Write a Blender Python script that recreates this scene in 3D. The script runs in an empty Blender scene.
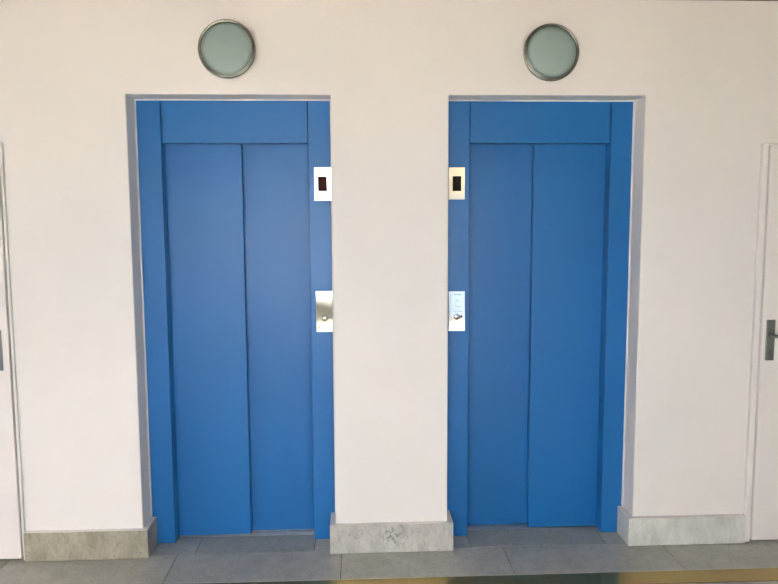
import bpy, bmesh, math, random
from mathutils import Vector, Matrix
random.seed(4)
S = bpy.context.scene
C = S.collection

# ------------------------------------------------------------------ camera
YAW, PITCH, ROLL = 0.0452, -0.1025, -0.0047
cd = bpy.data.cameras.new('camera')
cam = bpy.data.objects.new('camera', cd)
C.objects.link(cam)
fw = Vector((math.sin(YAW)*math.cos(PITCH), math.cos(YAW)*math.cos(PITCH), math.sin(PITCH)))
rt = Vector((math.cos(YAW), -math.sin(YAW), 0))
up = rt.cross(fw)
r2 = rt*math.cos(ROLL) + up*math.sin(ROLL)
u2 = -rt*math.sin(ROLL) + up*math.cos(ROLL)
M = Matrix((r2, u2, -fw)).transposed().to_4x4()
M.translation = Vector((1.0217, -3.4079, 1.6371))
cam.matrix_world = M
cd.sensor_fit = 'HORIZONTAL'
cd.sensor_width = 36.0
cd.lens = 36.0*717.94/778.0
cd.clip_start = 0.05
S.camera = cam

# ------------------------------------------------------------------ sky, sun, exposure
S.view_settings.view_transform = 'Standard'
S.view_settings.look = 'None'
S.view_settings.gamma = 1
S.view_settings.use_curve_mapping = False
S.view_settings.exposure = 3.75
W = bpy.data.worlds.new('sky')
S.world = W
W.use_nodes = True
nt = W.node_tree
nt.nodes.clear()
sky = nt.nodes.new('ShaderNodeTexSky')
sky.sky_type = 'NISHITA'
sky.sun_disc = False
sky.sun_elevation = math.radians(52)
sky.sun_rotation = math.radians(220)
sky.air_density = 1.0
sky.dust_density = 8.0
sky.ozone_density = 1.0
bg = nt.nodes.new('ShaderNodeBackground')
bg.inputs['Strength'].default_value = 0.35
wo = nt.nodes.new('ShaderNodeOutputWorld')
nt.links.new(sky.outputs[0], bg.inputs['Color'])
nt.links.new(bg.outputs[0], wo.inputs['Surface'])

sl = bpy.data.lights.new('sun', 'SUN')
sl.energy = 4.5
sl.angle = math.radians(0.55)
sl.color = (1.0, 0.99, 0.98)
so = bpy.data.objects.new('sun', sl)
C.objects.link(so)
sun_dir = Vector((-0.15, -0.9, -0.9)).normalized()      # the way the light travels: high, from behind the building
so.rotation_euler = sun_dir.to_track_quat('-Z', 'Y').to_euler()
so.location = (-4, 5, 12)

# portal in the window opening: guides the sky's own light in, gives none itself
pl = bpy.data.lights.new('window portal', 'AREA')
pl.shape = 'RECTANGLE'
pl.size, pl.size_y = 2.92, 1.06
pl.cycles.is_portal = True
po = bpy.data.objects.new('window portal', pl)
C.objects.link(po)
po.location = (0.56, -4.96, 1.375)
po.rotation_euler = (math.radians(90), 0, 0)
pl3 = bpy.data.lights.new('side window portal', 'AREA')
pl3.shape = 'RECTANGLE'
pl3.size, pl3.size_y = 0.95, 1.7
pl3.cycles.is_portal = True
po3 = bpy.data.objects.new('side window portal', pl3)
C.objects.link(po3)
po3.location = (-4.71, -3.45, 1.525)
po3.rotation_euler = (0, math.radians(-90), 0)

# ------------------------------------------------------------------ materials
def new_mat(name):
    m = bpy.data.materials.new(name)
    m.use_nodes = True
    return m, m.node_tree, m.node_tree.nodes['Principled BSDF']

def coords(t, scale=(1, 1, 1)):
    tc = t.nodes.new('ShaderNodeTexCoord')
    mp = t.nodes.new('ShaderNodeMapping')
    mp.inputs['Scale'].default_value = scale
    t.links.new(tc.outputs['Object'], mp.inputs['Vector'])
    return mp.outputs['Vector']

def noise(t, vec, scale, detail=4, rough=0.55, dist=0.0):
    n = t.nodes.new('ShaderNodeTexNoise')
    n.inputs['Scale'].default_value = scale
    n.inputs['Detail'].default_value = detail
    n.inputs['Roughness'].default_value = rough
    n.inputs['Distortion'].default_value = dist
    t.links.new(vec, n.inputs['Vector'])
    return n.outputs['Fac']

def ramp(t, fac, stops):
    r = t.nodes.new('ShaderNodeValToRGB')
    e = r.color_ramp.elements
    e[0].position, e[0].color = stops[0][0], (*stops[0][1], 1)
    e[1].position, e[1].color = stops[-1][0], (*stops[-1][1], 1)
    for p, c in stops[1:-1]:
        x = e.new(p)
        x.color = (*c, 1)
    t.links.new(fac, r.inputs['Fac'])
    return r.outputs['Color']

def mix(t, fac, a, b, mode='MIX'):
    n = t.nodes.new('ShaderNodeMix')
    n.data_type = 'RGBA'
    n.blend_type = mode
    for v, s in ((fac, n.inputs[0]), (a, n.inputs[6]), (b, n.inputs[7])):
        if hasattr(v, 'default_value'):
            t.links.new(v, s)
        elif isinstance(v, tuple):
            s.default_value = (*v, 1)
        else:
            s.default_value = v
    return n.outputs[2]

def bump(t, b, h, strength, dist=0.002):
    n = t.nodes.new('ShaderNodeBump')
    n.inputs['Strength'].default_value = strength
    n.inputs['Distance'].default_value = dist
    t.links.new(h, n.inputs['Height'])
    t.links.new(n.outputs['Normal'], b.inputs['Normal'])

def plain(name, col, rough=0.5, metal=0.0, var=0.03, vscale=6, bmp=0.0, bscale=120, spec=0.5):
    m, t, b = new_mat(name)
    v = coords(t)
    lo = tuple(c*(1-var) for c in col)
    hi = tuple(min(1, c*(1+var)) for c in col)
    t.links.new(ramp(t, noise(t, v, vscale), [(0.3, lo), (0.7, hi)]), b.inputs['Base Color'])
    b.inputs['Roughness'].default_value = rough
    b.inputs['Metallic'].default_value = metal
    b.inputs['Specular IOR Level'].default_value = spec
    if bmp:
        bump(t, b, noise(t, v, bscale, 3), bmp)
    return m

plaster = plain('white wall plaster', (0.80, 0.775, 0.755), 0.75, var=0.015, vscale=2.5, bmp=0.18, bscale=60, spec=0.25)
ceil_m = plain('ceiling paint', (0.24, 0.205, 0.16), 0.8, var=0.02, spec=0.2)  # darkened so less light bounces onto the upper wall
blue = plain('blue satin paint', (0.010, 0.145, 0.42), 0.38, var=0.03, vscale=2, bmp=0.05, bscale=200, spec=0.40)
door_white = plain('white door paint', (0.80, 0.765, 0.745), 0.45, var=0.01)
steel = plain('mirror polished steel', (0.86, 0.86, 0.85), 0.06, 1.0, var=0.03, vscale=30)
rim_m = plain('dulled chrome', (0.33, 0.345, 0.30), 0.27, 1.0, var=0.05, vscale=20)
handle_m = plain('grey satin metal', (0.20, 0.225, 0.225), 0.38, 0.9, var=0.06, vscale=25)
alu = plain('aluminium sill', (0.60, 0.60, 0.58), 0.35, 1.0, var=0.08, vscale=40)
ring_m = plain('dark button collar', (0.06, 0.062, 0.06), 0.45)
ink = plain('dark engraving', (0.10, 0.11, 0.12), 0.6)
orange = plain('orange print', (0.75, 0.22, 0.06), 0.6)
dark = plain('dark light stop', (0.03, 0.035, 0.04), 0.9)
smoked = plain('smoked display window', (0.012, 0.012, 0.009), 0.6, spec=0.05)
glass_m, t, b = new_mat('frosted glass')
v = coords(t)
t.links.new(ramp(t, noise(t, v, 9), [(0.3, (0.28, 0.365, 0.35)), (0.7, (0.30, 0.39, 0.37))]), b.inputs['Base Color'])
b.inputs['Roughness'].default_value = 0.42
led, t, b = new_mat('dim red display segments')
b.inputs['Base Color'].default_value = (0.035, 0.006, 0.008, 1)
b.inputs['Roughness'].default_value = 0.7
b.inputs['Specular IOR Level'].default_value = 0.05
b.inputs['Emission Color'].default_value = (1.0, 0.05, 0.06, 1)
b.inputs['Emission Strength'].default_value = 0.008

def frosted(name, col, amt=0.5):
    m, t, b = new_mat(name)
    tr = t.nodes.new('ShaderNodeBsdfTranslucent')
    tr.inputs['Color'].default_value = (*col, 1)
    b.inputs['Base Color'].default_value = (0.6, 0.6, 0.6, 1)
    mx = t.nodes.new('ShaderNodeMixShader')
    mx.inputs[0].default_value = amt
    t.links.new(b.outputs[0], mx.inputs[1])
    t.links.new(tr.outputs[0], mx.inputs[2])
    t.links.new(mx.outputs[0], t.nodes['Material Output'].inputs['Surface'])
    return m
frost_w = frosted('white frosted glass', (0.75, 0.73, 0.68), 0.36)  # tints of the added panes, picked for what the plates mirror
frost_b = frosted('blue grey frosted glass', (0.34, 0.42, 0.48), 0.45)
frost_c = frosted('cream frosted glass', (0.50, 0.47, 0.39), 0.42)

frost_p = frosted('pale frosted glass', (0.93, 0.95, 0.95), 0.7)

def marble(name, base, light, vein, rough, vs=(1, 1, 1), spots=0.0, island=0.0, veinamt=0.55, scale=1.0):
    m, t, b = new_mat(name)
    v = coords(t, vs)
    c = ramp(t, noise(t, v, 7*scale, 6, 0.6, 0.4), [(0.32, base), (0.68, light)])
    k = ramp(t, noise(t, v, 10*scale, 8, 0.62, 1.2), [(0.46, (0, 0, 0)), (0.50, (veinamt,)*3), (0.54, (0, 0, 0))])
    c = mix(t, k, c, vein)
    if spots:
        q = ramp(t, noise(t, v, 38*scale, 3, 0.6), [(0.56, (0, 0, 0)), (0.70, (spots,)*3)])
        c = mix(t, q, c, vein)
    if island:
        g = t.nodes.new('ShaderNodeNewGeometry')
        c = mix(t, 1.0, c, ramp(t, g.outputs['Random Per Island'], [(0, (1-island,)*3), (1, (1, 1, 1))]), 'MULTIPLY')
    t.links.new(c, b.inputs['Base Color'])
    b.inputs['Roughness'].default_value = rough
    return m

floor_m = marble('grey marble floor slabs', (0.39, 0.395, 0.35), (0.50, 0.50, 0.445), (0.30, 0.305, 0.27), 0.36, island=0.10)
floor_d = marble('darker grey threshold slabs', (0.34, 0.35, 0.31), (0.42, 0.425, 0.38), (0.25, 0.26, 0.23), 0.36, island=0.08)
joint_m = plain('floor joint grout', (0.14, 0.145, 0.135), 0.9)
tan_m = marble('polished tan band', (0.35, 0.25, 0.075), (0.41, 0.295, 0.09), (0.31, 0.215, 0.065), 0.19, (1, 3, 1))
tan_m.node_tree.nodes['Principled BSDF'].inputs['Metallic'].default_value = 0.75
marble_warm = marble('beige grey marble', (0.29, 0.27, 0.21), (0.47, 0.44, 0.355), (0.165, 0.145, 0.105), 0.35, (1.7, 1.7, 0.9), 0.5, veinamt=0.18, scale=1.3)
marble_mid = marble('pale grey marble', (0.40, 0.40, 0.375), (0.60, 0.595, 0.565), (0.22, 0.22, 0.205), 0.35, (1.9, 1.9, 0.9), 0.5, veinamt=0.15, scale=1.3)
marble_cool = marble('cool grey marble', (0.56, 0.575, 0.54), (0.74, 0.75, 0.71), (0.33, 0.34, 0.31), 0.35, (1.4, 1.4, 0.9), 0.25, veinamt=0.15, scale=1.2)
# the pier plinth has one darker cluster of specks near its middle
t = marble_mid.node_tree
b = t.nodes['Principled BSDF']
old = b.inputs['Base Color'].links[0].from_socket
v = coords(t)
dn = t.nodes.new('ShaderNodeVectorMath')
dn.operation = 'DISTANCE'
t.links.new(v, dn.inputs[0])
dn.inputs[1].default_value = (1.19, -0.028, 0.09)
near = ramp(t, dn.outputs['Value'], [(0.02, (0.8,)*3), (0.085, (0, 0, 0))])
speck = ramp(t, noise(t, v, 60, 3, 0.6), [(0.50, (0, 0, 0)), (0.60, (1, 1, 1))])
t.links.new(mix(t, mix(t, 1.0, near, speck, 'MULTIPLY'), old, (0.15, 0.16, 0.165)), b.inputs['Base Color'])
paving = plain('paving', (0.40, 0.37, 0.30), 0.9, var=0.08, vscale=1.5)
rail_m = plain('grey green panel', (0.26, 0.28, 0.22), 0.6)  # added panel, breaks up the left call plate's reflection
facade_lo = plain('blue grey render', (0.66, 0.69, 0.70), 0.9)
facade_hi = plain('cool white render', (0.77, 0.80, 0.84), 0.9)  # tint of the added facade, chosen to cool the lobby light

# ------------------------------------------------------------------ helpers
def add_box(bm, x0, x1, y0, y1, z0, z1, bev=0.0, seg=2, mi=0):
    tmp = bmesh.new()
    vs = [tmp.verts.new((x, y, z)) for x in (x0, x1) for y in (y0, y1) for z in (z0, z1)]
    for f in ((0, 1, 3, 2), (4, 6, 7, 5), (0, 4, 5, 1), (2, 3, 7, 6), (0, 2, 6, 4), (1, 5, 7, 3)):
        tmp.faces.new([vs[i] for i in f])
    if bev:
        bmesh.ops.bevel(tmp, geom=tmp.edges[:], offset=bev, segments=seg, affect='EDGES', profile=0.5)
    bmesh.ops.recalc_face_normals(tmp, faces=tmp.faces[:])
    for f in tmp.faces:
        f.material_index = mi
    me = bpy.data.meshes.new('tmp')
    tmp.to_mesh(me)
    tmp.free()
    bm.from_mesh(me)
    bpy.data.meshes.remove(me)

def box(*a, **k):
    bm = bmesh.new()
    add_box(bm, *a, **k)
    return bm

def add_lathe(bm, c, prof, n=64, axis='y'):
    """prof: (radius, depth) pairs turned about the axis through c; depth runs towards -y"""
    rings = []
    for r, d in prof:
        if r < 1e-6:
            rings.append([bm.verts.new((c[0], c[1]-d, c[2]))])
        else:
            rings.append([bm.verts.new((c[0]+r*math.cos(2*math.pi*i/n), c[1]-d, c[2]+r*math.sin(2*math.pi*i/n))) for i in range(n)])
    for a, q in zip(rings, rings[1:]):
        for i in range(n):
            j = (i+1) % n
            if len(a) == 1 and len(q) == 1:
                continue
            if len(a) == 1:
                f = bm.faces.new((a[0], q[i], q[j]))
            elif len(q) == 1:
                f = bm.faces.new((a[i], q[0], a[j]))
            else:
                f = bm.faces.new((a[i], q[i], q[j], a[j]))
            f.smooth = True
    bmesh.ops.recalc_face_normals(bm, faces=bm.faces[:])

def add_tube(bm, pts, r, n=16):
    """a capped tube of radius r through pts"""
    pts = [Vector(p) for p in pts]
    rings = []
    for i, p in enumerate(pts):
        d = (pts[min(i+1, len(pts)-1)] - pts[max(i-1, 0)]).normalized()
        a = d.orthogonal().normalized() if abs(d.z) > 0.95 else d.cross(Vector((0, 0, 1))).normalized()
        c = d.cross(a)
        rings.append([bm.verts.new(p + r*(math.cos(2*math.pi*k/n)*a + math.sin(2*math.pi*k/n)*c)) for k in range(n)])
    for a, q in zip(rings, rings[1:]):
        for k in range(n):
            f = bm.faces.new((a[k], a[(k+1) % n], q[(k+1) % n], q[k]))
            f.smooth = True
    bm.faces.new(rings[0])
    bm.faces.new(rings[-1])
    bmesh.ops.recalc_face_normals(bm, faces=bm.faces[:])

def obj(name, bm, mats, parent=None):
    org = Vector((0, 0, 0))
    p = parent
    while p is not None:
        org += p.location
        p = p.parent
    bmesh.ops.translate(bm, vec=-org, verts=bm.verts[:])
    me = bpy.data.meshes.new(name)
    bm.to_mesh(me)
    bm.free()
    for m in (mats if isinstance(mats, (list, tuple)) else [mats]):
        me.materials.append(m)
    o = bpy.data.objects.new(name, me)
    C.objects.link(o)
    o.parent = parent
    return o

def tag(o, label, cat, group=None, kind=None):
    o['label'] = label
    o['category'] = cat
    if group:
        o['group'] = group
    if kind:
        o['kind'] = kind
    return o

def thing(name, label, cat, loc, group=None, kind=None):
    o = bpy.data.objects.new(name, None)
    C.objects.link(o)
    o.location = loc
    o.empty_display_size = 0.1
    return tag(o, label, cat, group, kind)

# ------------------------------------------------------------------ measures (metres; wall front is y = 0)
XA0, XA1 = -0.026, 0.908          # left lift opening
XB0, XB1 = 1.459, 2.393           # right lift opening
HOP = 2.206                       # height of both openings
D = 0.135                         # depth of the reveal in front of the lift frames
THICK = 0.30
XDL, XDR = -0.588, 2.966          # side doors: inner edges of their openings
HD = 1.985
CEIL = 2.645
FRONT = -4.7                      # inner face of the window wall behind the camera
WIN = (-0.9, 0.36, 0.85, 1.90)     # added clear window behind the camera, lights the lobby: x0, x1, z0, z1
WINB = (0.86, 2.02, 0.85, 1.90)    # a second added one, for light and sheen beside the pier
WIN2 = (0.42, 0.80, 0.08, 2.45)    # added narrow frosted light between them, mirrored by the left plates
WIN4 = (2.08, 3.0, 0.08, 2.45)     # added wider frosted light to the right, mirrored by the right plates
WIN3 = (-4.3, -2.6, 1.05, 2.0)     # added window in the left end wall, lights the right reveals: y0, y1, z0, z1
PL, PLT = 0.144, 0.028            # plinth height, thickness

# ------------------------------------------------------------------ back wall with four openings
def wall_mesh(xs, zs, y0, y1, empty):
    bm = bmesh.new()
    solid = {}
    for i in range(len(xs)-1):
        for k in range(len(zs)-1):
            cx, cz = (xs[i]+xs[i+1])/2, (zs[k]+zs[k+1])/2
            solid[i, k] = not any(a < cx < b and c < cz < d for a, b, c, d in empty)
    V = {}
    def v(i, k, y):
        if (i, k, y) not in V:
            V[i, k, y] = bm.verts.new((xs[i], y, zs[k]))
        return V[i, k, y]
    for (i, k), s in solid.items():
        if not s:
            continue
        bm.faces.new((v(i, k, y0), v(i+1, k, y0), v(i+1, k+1, y0), v(i, k+1, y0)))
        bm.faces.new((v(i, k, y1), v(i, k+1, y1), v(i+1, k+1, y1), v(i+1, k, y1)))
        for di, dk, a, b in ((-1, 0, (i, k), (i, k+1)), (1, 0, (i+1, k+1), (i+1, k)), (0, -1, (i+1, k), (i, k)), (0, 1, (i, k+1), (i+1, k+1))):
            if not solid.get((i+di, k+dk), False):
                bm.faces.new((v(*a, y0), v(*b, y0), v(*b, y1), v(*a, y1)))
    bmesh.ops.recalc_face_normals(bm, faces=bm.faces[:])
    return bm

dl = (XDL-0.86, XDL)
dr = (XDR, XDR+0.86)
bm = wall_mesh([-4.5, dl[0], dl[1], XA0, XA1, XB0, XB1, dr[0], dr[1], 4.6], [0, HD, HOP, CEIL], 0, THICK,
               [(*dl, -1, HD), (XA0, XA1, -1, HOP), (XB0, XB1, -1, HOP), (*dr, -1, HD)])
wall = tag(obj('wall_back', bm, plaster), 'white plastered wall around the two blue lift doors', 'wall', kind='structure')
bv = wall.modifiers.new('rounded corners', 'BEVEL')
bv.width = 0.005
bv.segments = 3
bv.limit_method = 'ANGLE'
bv.angle_limit = math.radians(60)
tag(obj('wall_light_stop', box(-4.5, 4.6, THICK+0.16, THICK+0.26, 0, CEIL), dark), 'added dark backing hidden behind the lift doors, stops light leaks', 'wall', kind='structure')  # unseen backing, added to keep light from leaking in
tag(obj('wall_right', box(4.62, 4.8, FRONT, 0.3, 0, CEIL), plaster), 'white side wall at the right end of the lobby', 'wall', kind='structure')
bm = bmesh.new()
for y0, y1, z0, z1 in ((FRONT, WIN3[0], 0, CEIL), (WIN3[1], 0.3, 0, CEIL), (WIN3[0], WIN3[1], 0, WIN3[2]), (WIN3[0], WIN3[1], WIN3[3], CEIL)):
    add_box(bm, -4.7, -4.52, y0, y1, z0, z1)
tag(obj('wall_left', bm, plaster), 'white side wall with an added window at the left end of the lobby', 'wall', kind='structure')
bm = bmesh.new()
for k in range(3):
    y = WIN3[0]+0.03+(WIN3[1]-WIN3[0]-0.06)*k/2
    add_box(bm, -4.64, -4.58, y-0.027, y+0.027, WIN3[2]+0.002, WIN3[3]-0.002, bev=0.004)
for z in (WIN3[2]+0.032, WIN3[3]-0.032):
    add_box(bm, -4.638, -4.582, WIN3[0]+0.002, WIN3[1]-0.002, z-0.03, z+0.03, bev=0.004)
tag(obj('added_window_3', bm, door_white), 'added white framed window in the left end wall, for side light', 'window', kind='structure')
tag(obj('wall_front', wall_mesh([-4.7, WIN[0], WIN[1], WIN2[0], WIN2[1], WINB[0], WINB[1], WIN4[0], WIN4[1], 4.8], [0, WIN2[2], WIN[2], WIN[3], WIN2[3], CEIL], FRONT-0.25, FRONT-0.001, [WIN, WINB, WIN2, WIN4]), plaster), 'white wall behind the camera with the added windows', 'wall', kind='structure')
for nm, w, lab in (('added_window_1', WIN, 'added wider white framed window behind the camera, for light'), ('added_window_2', WINB, 'added white framed window behind the camera, lights the pier')):
    bm = bmesh.new()
    for k in range(2):
        x = w[0]+0.03+(w[1]-w[0]-0.06)*k
        add_box(bm, x-0.028, x+0.028, FRONT-0.16, FRONT-0.10, w[2]+0.002, w[3]-0.002, bev=0.004)
    for z in (w[2]+0.032, w[3]-0.032):
        add_box(bm, w[0]+0.002, w[1]-0.002, FRONT-0.158, FRONT-0.102, z-0.03, z+0.03, bev=0.004)
    tag(obj(nm, bm, door_white), lab, 'window', kind='structure')
def frosted_light(name, w, panes, lab):  # added panes, out of view, shaped for the steel plates' reflections
    bm = bmesh.new()
    for z0, z1, mi in panes:
        add_box(bm, w[0]+0.002, w[1]-0.002, FRONT-0.136, FRONT-0.128, z0, z1, mi=mi)
    for z in [p[0] for p in panes]+[panes[-1][1]]:
        add_box(bm, w[0]+0.002, w[1]-0.002, FRONT-0.15, FRONT-0.11, max(z-0.012, w[2]+0.001), min(z+0.012, w[3]-0.001), bev=0.003, mi=3)
    tag(obj(name, bm, [frost_w, frost_b, frost_c, door_white, frost_p, rail_m]), lab, 'window', kind='structure')
frosted_light('added_window_4', WIN2, [(0.082, 0.43, 0), (0.43, 0.70, 5), (0.70, 2.448, 4)], 'added narrow frosted window behind the camera, for reflections')
frosted_light('added_window_5', WIN4, [(0.082, 0.44, 0), (0.44, 1.88, 1), (1.88, 2.448, 2)], 'added wide frosted window behind the camera, for reflections')
tag(obj('ceiling', box(-4.7, 4.8, FRONT-0.25, 0.75, CEIL+0.001, CEIL+0.3), ceil_m), 'low ceiling over the lift lobby, darkened to cut its bounce', 'ceiling', kind='structure')

# ------------------------------------------------------------------ floor: bevelled slabs over a grout bed
bm = bmesh.new()
add_box(bm, -4.7, 4.8, FRONT-0.25, 0.75, -0.06, -0.004, mi=0)
G = 0.0018
def slab(x0, x1, y0, y1, mi):
    add_box(bm, x0+G, x1-G, y0+G, y1-G, -0.03, 0.0, bev=0.0012, seg=1, mi=mi)
J0, JS = 0.133, 0.803
slab(-4.6, 4.7, -0.398, -0.28, 3)
for k in range(-5, 5):
    slab(J0+JS*k, J0+JS*(k+1), -0.28, 0.010, 1)
    for r in range(6):
        y1 = -0.398-0.72*r
        slab(J0+JS*k+0.4*(r % 2), J0+JS*(k+1)+0.4*(r % 2), max(y1-0.72, FRONT), y1, 1)
slab(XA0-0.2, 0.215, 0.010, 0.198, 1)
slab(0.215, 0.80, 0.010, 0.198, 2)
slab(0.80, XA1+0.1, 0.010, 0.198, 1)
slab(XB0-0.1, 1.583, 0.010, 0.198, 1)
slab(1.583, 2.265, 0.010, 0.198, 2)
slab(2.265, XB1+0.2, 0.010, 0.198, 1)
for a, q in ((XA0, XA1), (XB0, XB1)):
    slab(a-0.2, q+0.2, 0.198, 0.70, 2)
slab(*dl, 0.010, 0.70, 1)
slab(*dr, 0.010, 0.70, 1)
tag(obj('floor', bm, [joint_m, floor_m, floor_d, tan_m]), 'grey marble slab floor with a tan stone band', 'floor', kind='structure')

# ------------------------------------------------------------------ outside, out of view: put in for light and reflections
tag(obj('ground', box(-60, 60, -90, FRONT-0.26, -0.2, -0.02), paving), 'pale sunlit paving outside the open lobby front', 'ground', kind='structure')
bm = bmesh.new()
add_box(bm, -9, 7, -17, -16, -0.02, 1.0, mi=0)
add_box(bm, -9, 7, -17, -15.95, 1.0, 7.0, mi=1)
tag(obj('wall_opposite_bounce', bm, [facade_lo, facade_hi]), 'added pale facade across the paving, bounces sunlight into the lobby', 'wall', kind='structure')  # unseen facade, added so its sunlit face lights the lobby

# ------------------------------------------------------------------ marble plinths
def plinth(name, x0, x1, ret0, ret1, m, label):
    """front strip x0..x1 with returns running back into the lift reveals"""
    bm = bmesh.new()
    e = 0.0005
    pts = []
    if ret0:      # return on the left end
        pts += [(x0+e-PLT+PLT, D-0.002)]
    prof = []
    a, q = (x0-PLT if ret0 else x0), (x1+PLT if ret1 else x1)
    outer = [(a, -PLT), (q, -PLT)]
    if ret1:
        outer += [(q, D-0.001), (x1+e, D-0.001), (x1+e, -e)]
    else:
        outer += [(q, -e)]
    if ret0:
        outer += [(x0-e, -e), (x0-e, D-0.001), (a, D-0.001)]
    else:
        outer += [(a, -e)]
    lo = [bm.verts.new((x, y, 0.0005)) for x, y in outer]
    hi = [bm.verts.new((x, y, PL)) for x, y in outer]
    bm.faces.new(lo)
    bm.faces.new(hi)
    bm.normal_update()
    for i in range(len(lo)):
        j = (i+1) % len(lo)
        bm.faces.new((lo[i], lo[j], hi[j], hi[i]))
    bmesh.ops.recalc_face_normals(bm, faces=bm.faces[:])
    bm.normal_update()
    for f in bm.faces:
        if f.normal.z > 0.9:
            f.material_index = 1
    o = obj(name, bm, [m, plaster])
    w = o.modifiers.new('worn edges', 'BEVEL')
    w.width = 0.003
    w.segments = 2
    w.limit_method = 'ANGLE'
    return tag(o, label, 'baseboard', kind='structure')
plinth('baseboard_left', XDL+0.002, XA0, False, True, marble_warm, 'beige grey marble baseboard left of the left lift')
plinth('baseboard_center', XA1, XB0, True, True, marble_mid, 'pale marble baseboard around the pier between the lifts')
plinth('baseboard_right', XB1, XDR-0.004, True, False, marble_cool, 'cool grey marble baseboard right of the right lift')

# plaster beads: the narrow white edge left around each lift frame
def bead(name, x0, x1, label):
    bm = bmesh.new()
    w = 0.007
    y0, y1 = D-0.009, D-0.0005
    add_box(bm, x0+0.0005, x0+w, y0, y1, PL+0.001, HOP-0.0068, bev=0.001, seg=1)
    add_box(bm, x1-w, x1-0.0005, y0, y1, PL+0.001, HOP-0.0068, bev=0.001, seg=1)
    add_box(bm, x0+0.0005, x1-0.0005, y0, y1, HOP-0.0065, HOP-0.0005, bev=0.001, seg=1)
    tag(obj(name, bm, plaster), label, 'trim', kind='structure')
bead('trim_1', XA0, XA1, 'thin white plaster edge around the left lift frame')
bead('trim_2', XB0, XB1, 'thin white plaster edge around the right lift frame')

# ------------------------------------------------------------------ lifts
def lift(x0, x1, j0, j1, split, front_left, label):
    """blue sheet metal entrance: two jambs, header, two telescoping panels, sill"""
    t = thing('elevator_entrance', label, 'elevator door', ((x0+x1)/2, D, 0), 'blue elevator doors')
    e = 0.001
    bvl = 0.0025
    obj('door_jamb', box(x0+e, j0, D, D+0.075, 0.001, HOP-0.001, bev=bvl), blue, t)
    obj('door_jamb', box(j1, x1-e, D, D+0.075, 0.001, HOP-0.001, bev=bvl), blue, t)
    hd = bmesh.new()
    add_box(hd, j0+0.003, j1-0.003, D+0.010, D+0.060, 2.0, HOP-0.001, bev=bvl)
    obj('header', hd, blue, t)
    obj('header_backing', box(x0+e, x1-e, D+0.078, D+0.082, 2.035, HOP-0.001), blue, t)
    yf, yb = D+0.078, D+0.118           # front faces of the two panels
    pt = 0.032
    lo, hi = 0.0038, 2.03
    if front_left:
        obj('door_panel', box(j0-0.04, split, yf, yf+pt, lo, hi, bev=0.003), blue, t)
        obj('door_panel', box(split-0.04, j1+0.05, yb, yb+pt, lo, hi, bev=0.003), blue, t)
    else:
        obj('door_panel', box(split, j1+0.04, yf, yf+pt, lo, hi, bev=0.003), blue, t)
        obj('door_panel', box(j0-0.05, split+0.04, yb, yb+pt, lo, hi, bev=0.003), blue, t)
    # grooved sill let into the floor
    sb = bmesh.new()
    ys = [D+0.064, D+0.076, D+0.085, D+0.102, D+0.125, D+0.142, D+0.16]
    add_box(sb, j0+0.002, j1-0.002, ys[0], ys[-1], 0.0004, 0.0012)
    for a, q in ((0, 1), (2, 3), (4, 5)):
        add_box(sb, j0+0.002, j1-0.002, ys[a], ys[q], 0.0012, 0.0028, bev=0.0005, seg=1)
    obj('sill', sb, alu, t)
    return t
lift(XA0, XA1, 0.091, 0.794, 0.461, True, 'blue elevator door left of the white pier, nearer the left door')
lift(XB0, XB1, 1.580, 2.281, 1.917, False, 'blue elevator door right of the white pier, nearer the right door')

# ------------------------------------------------------------------ indicators and call plates on the jambs
YP = D-0.0005
def seg_digit(bm, cx, cz, w, h, segs, y):
    s = 0.004
    R = {'a': (-w/2, w/2, h/2-s/2, h/2+s/2), 'd': (-w/2, w/2, -h/2-s/2, -h/2+s/2), 'g': (-w/2, w/2, -s/2, s/2),
         'f': (-w/2-s/2, -w/2+s/2, 0.001, h/2-0.001), 'b': (w/2-s/2, w/2+s/2, 0.001, h/2-0.001),
         'e': (-w/2-s/2, -w/2+s/2, -h/2+0.001, -0.001), 'c': (w/2-s/2, w/2+s/2, -h/2+0.001, -0.001)}
    for k in segs:
        a, b_, c, d = R[k]
        add_box(bm, cx+a, cx+b_, y-0.0006, y, cz+c, cz+d)

def indicator(x0, x1, z0, z1, dx, lit, label):
    t = thing('floor_indicator', label, 'floor indicator', ((x0+x1)/2, YP, (z0+z1)/2), 'steel floor indicators beside the elevator doors')
    obj('faceplate', box(x0, x1, YP-0.006, YP, z0, z1, bev=0.0018), steel, t)
    dz0, dz1 = 1.768, 1.840
    cx = (dx[0]+dx[1])/2
    dsp = obj('display', box(dx[0], dx[1], YP-0.0078, YP-0.0062, dz0, dz1, bev=0.0006, seg=1), smoked, t)
    if lit:
        bm = bmesh.new()
        seg_digit(bm, cx+0.002, (dz0+dz1)/2+0.001, 0.019, 0.036, 'abcdef', YP-0.008)
        g = obj('digit', bm, led, dsp)
        g['label'] = 'faint red digit'
    return t
indicator(0.821, 0.903, 1.723, 1.884, (0.838, 0.883), True, 'steel floor indicator with red digit, on the left elevator frame')
indicator(1.476, 1.557, 1.725, 1.884, (1.496, 1.539), False, 'steel floor indicator with blank dark display, on the right elevator frame')

def marks(bm, cx, z, w, h, y, n):
    """a row of tiny engraved strokes"""
    x = cx-w/2
    st = w/n
    for i in range(n):
        if random.random() < 0.14:
            continue
        add_box(bm, x+st*i, x+st*(i+0.72), y-0.0004, y, z-h/2*random.uniform(0.6, 1), z+h/2*random.uniform(0.6, 1))

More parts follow.
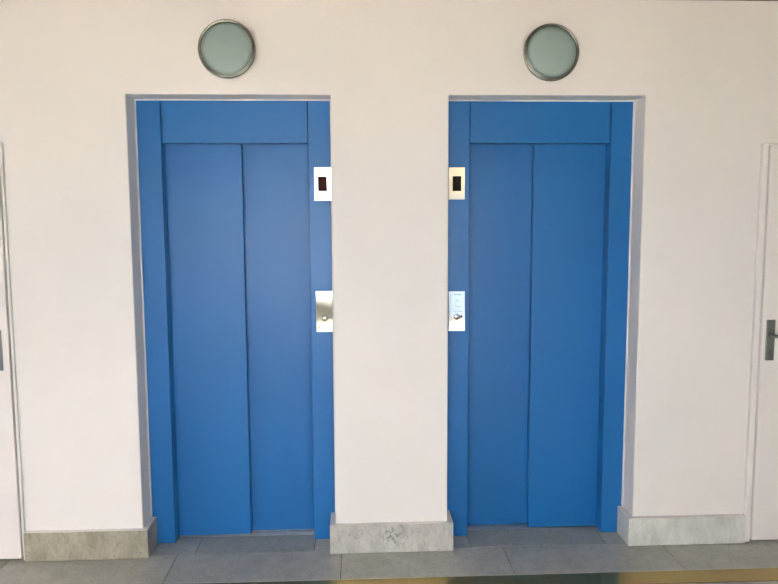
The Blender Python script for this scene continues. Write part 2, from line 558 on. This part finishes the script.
def call_plate(x0, x1, z0, z1, bx, bz, full, label):
    t = thing('call_panel', label, 'call panel', ((x0+x1)/2, YP, (z0+z1)/2), 'steel call panels beside the elevator doors')
    obj('faceplate', box(x0, x1, YP-0.006, YP, z0, z1, bev=0.0018), steel, t)
    yf = YP-0.0062
    cx = (x0+x1)/2
    rows = [(0.018, 0.040, 0.002, 0.0042, 9)]
    if full:
        for dz, w, off in ((0.046, 0.018, 0.002), (0.056, 0.018, 0.003), (0.066, 0.016, -0.003), (0.078, 0.050, 0.0), (0.090, 0.034, 0.0), (0.104, 0.062, 0.002), (0.157, 0.058, -0.002), (0.167, 0.050, 0.004)):
            rows.append((dz, w, off, 0.0026, max(5, int(w/0.0042))))
    else:
        rows += [(0.184, 0.030, 0.0, 0.0034, 7)]
    for dz, w, off, h, n in rows:
        bm = bmesh.new()
        marks(bm, cx+off, z1-dz, w, h, yf, n)
        obj('lettering', bm, ink, t)
    if not full:
        o = bmesh.new()
        add_box(o, cx-0.032, cx-0.023, yf-0.0004, yf, z1-0.187, z1-0.180)
        q = obj('printed_mark', o, orange, t)
        q['label'] = 'small orange printed mark'
    # button: dark collar, bright cap with an engraved stroke
    r = bmesh.new()
    add_lathe(r, (bx, yf, bz), [(0.0135, 0), (0.0145, 0.0010), (0.0145, 0.0024), (0.0138, 0.0032), (0.0115, 0.0030), (0.0108, 0.0005), (0.0108, 0.0)], 40)
    btn_r = obj('button_ring', r, ring_m, t)
    c = bmesh.new()
    add_lathe(c, (bx, yf, bz), [(0.0102, 0), (0.0102, 0.0022), (0.0092, 0.0030), (0.0, 0.0034)], 40)
    btn = obj('button', c, steel, t)
    g = bmesh.new()
    add_box(g, bx-0.0011, bx+0.0011, yf-0.0042, yf-0.0034, bz-0.0048, bz+0.0052)
    obj('button_mark', g, ink, btn)
    if full:
        k = bmesh.new()
        add_lathe(k, (bx+0.022, yf, bz), [(0.0070, 0), (0.0074, 0.0010), (0.0064, 0.0016), (0.0054, 0.0012), (0.0, 0.0010)], 28)
        obj('key_switch', k, handle_m, t)
    return t
call_plate(0.820, 0.902, 1.076, 1.281, 0.862, 1.146, False, 'steel call panel with orange mark, on the left elevator frame')
call_plate(1.478, 1.561, 1.073, 1.275, 1.520, 1.146, True, 'steel call panel with rows of lettering and key switch, right elevator frame')

# ------------------------------------------------------------------ round bulkhead lamps
def lamp(cx, cz, label):
    t = thing('wall_lamp', label, 'wall lamp', (cx, -0.0005, cz), 'round bulkhead lamps over the elevators')
    c = (cx, -0.0005, cz)
    b1 = bmesh.new()
    add_lathe(b1, c, [(0.0, 0), (0.118, 0), (0.120, 0.004), (0.120, 0.026), (0.0, 0.026)])
    obj('base', b1, rim_m, t)
    r = bmesh.new()
    add_lathe(r, c, [(0.1205, 0.018), (0.126, 0.020), (0.1292, 0.026), (0.1302, 0.034), (0.1285, 0.041), (0.1250, 0.0440), (0.1222, 0.0440),
                     (0.1212, 0.0425), (0.1202, 0.0440), (0.1194, 0.0500), (0.1172, 0.0525), (0.1150, 0.0510), (0.1142, 0.0470), (0.1140, 0.044), (0.1140, 0.030), (0.1205, 0.028), (0.1205, 0.018)], 96)
    obj('rim', r, rim_m, t)
    g = bmesh.new()
    pr = [(0.1135, 0.030), (0.1135, 0.042)]
    for i in range(1, 9):
        a = i/8
        pr.append((0.1130*(1-a), 0.043+0.013*(1-(1-a)**2.2)))
    add_lathe(g, c, pr, 96)
    gl = obj('glass_diffuser', g, glass_m, t)
    gl['label'] = 'frosted grey green glass'
    return t
lamp(0.4445, 2.4015, 'round chrome rimmed wall lamp above the left elevator, unlit')
lamp(1.9300, 2.3945, 'round chrome rimmed wall lamp above the right elevator, unlit')

# ------------------------------------------------------------------ white side doors
def side_door(name, x0, x1, inner, label):
    """inner: +1 when the latch edge is x1 (left door), -1 when it is x0 (right door)"""
    t = thing(name, label, 'door', ((x0+x1)/2, 0.0, 0), kind='structure')
    fwid = 0.012 if inner > 0 else 0.030
    fb = bmesh.new()
    for a, q in ((x0, x0+fwid), (x1-fwid, x1)):
        add_box(fb, a+0.0006, q, -0.012, 0.10, 0.0006, HD-0.0006, bev=0.003)
    add_box(fb, x0+fwid, x1-fwid, -0.004, 0.10, HD-0.012, HD-0.0006, bev=0.003)
    # stop moulding along the inner face of the frame
    add_box(fb, x0+fwid, x0+fwid+0.012, 0.050, 0.10, 0.0006, HD-0.012, bev=0.002)
    add_box(fb, x1-fwid-0.012, x1-fwid, 0.050, 0.10, 0.0006, HD-0.012, bev=0.002)
    obj('door_frame', fb, plaster, t)
    gl = 0.004
    l0, l1 = x0+fwid+gl, x1-fwid-gl
    obj('door_leaf', box(l0, l1, -0.022, 0.020, 0.013, HD-0.015, bev=0.003), door_white, t)
    edge = l1 if inner > 0 else l0
    sgn = -inner
    px = edge + sgn*(0.050 if inner > 0 else 0.040)
    pm = bmesh.new()
    cz0, cz1 = (0.936, 1.128) if inner > 0 else (0.934, 1.135)
    add_box(pm, px-0.022, px+0.022, -0.030, -0.0225, cz0, cz1, bev=0.003)
    h = obj('handle_plate', pm, handle_m, t)
    lz = cz1-0.075
    lv = bmesh.new()
    add_lathe(lv, (px, -0.0302, lz), [(0.013, 0), (0.013, 0.006), (0.009, 0.010), (0.009, 0.012), (0.0, 0.012)], 24)
    pts = [(px, -0.040, lz), (px, -0.066, lz), (px+sgn*0.004, -0.074, lz), (px+sgn*0.014, -0.078, lz), (px+sgn*0.115, -0.078, lz), (px+sgn*0.125, -0.074, lz)]
    add_tube(lv, pts, 0.008)
    obj('lever', lv, handle_m, h)
    kh = bmesh.new()
    add_lathe(kh, (px, -0.0303, cz0+0.045), [(0.0042, 0), (0.0042, 0.0006), (0.0, 0.0006)], 16)
    add_box(kh, px-0.0018, px+0.0018, -0.0309, -0.0303, cz0+0.030, cz0+0.044)
    obj('keyhole', kh, ink, h)
    return t
side_door('door_1', *dl, 1, 'white side door at the far left edge with grey handle')
side_door('door_2', *dr, -1, 'white side door at the far right edge with grey handle')
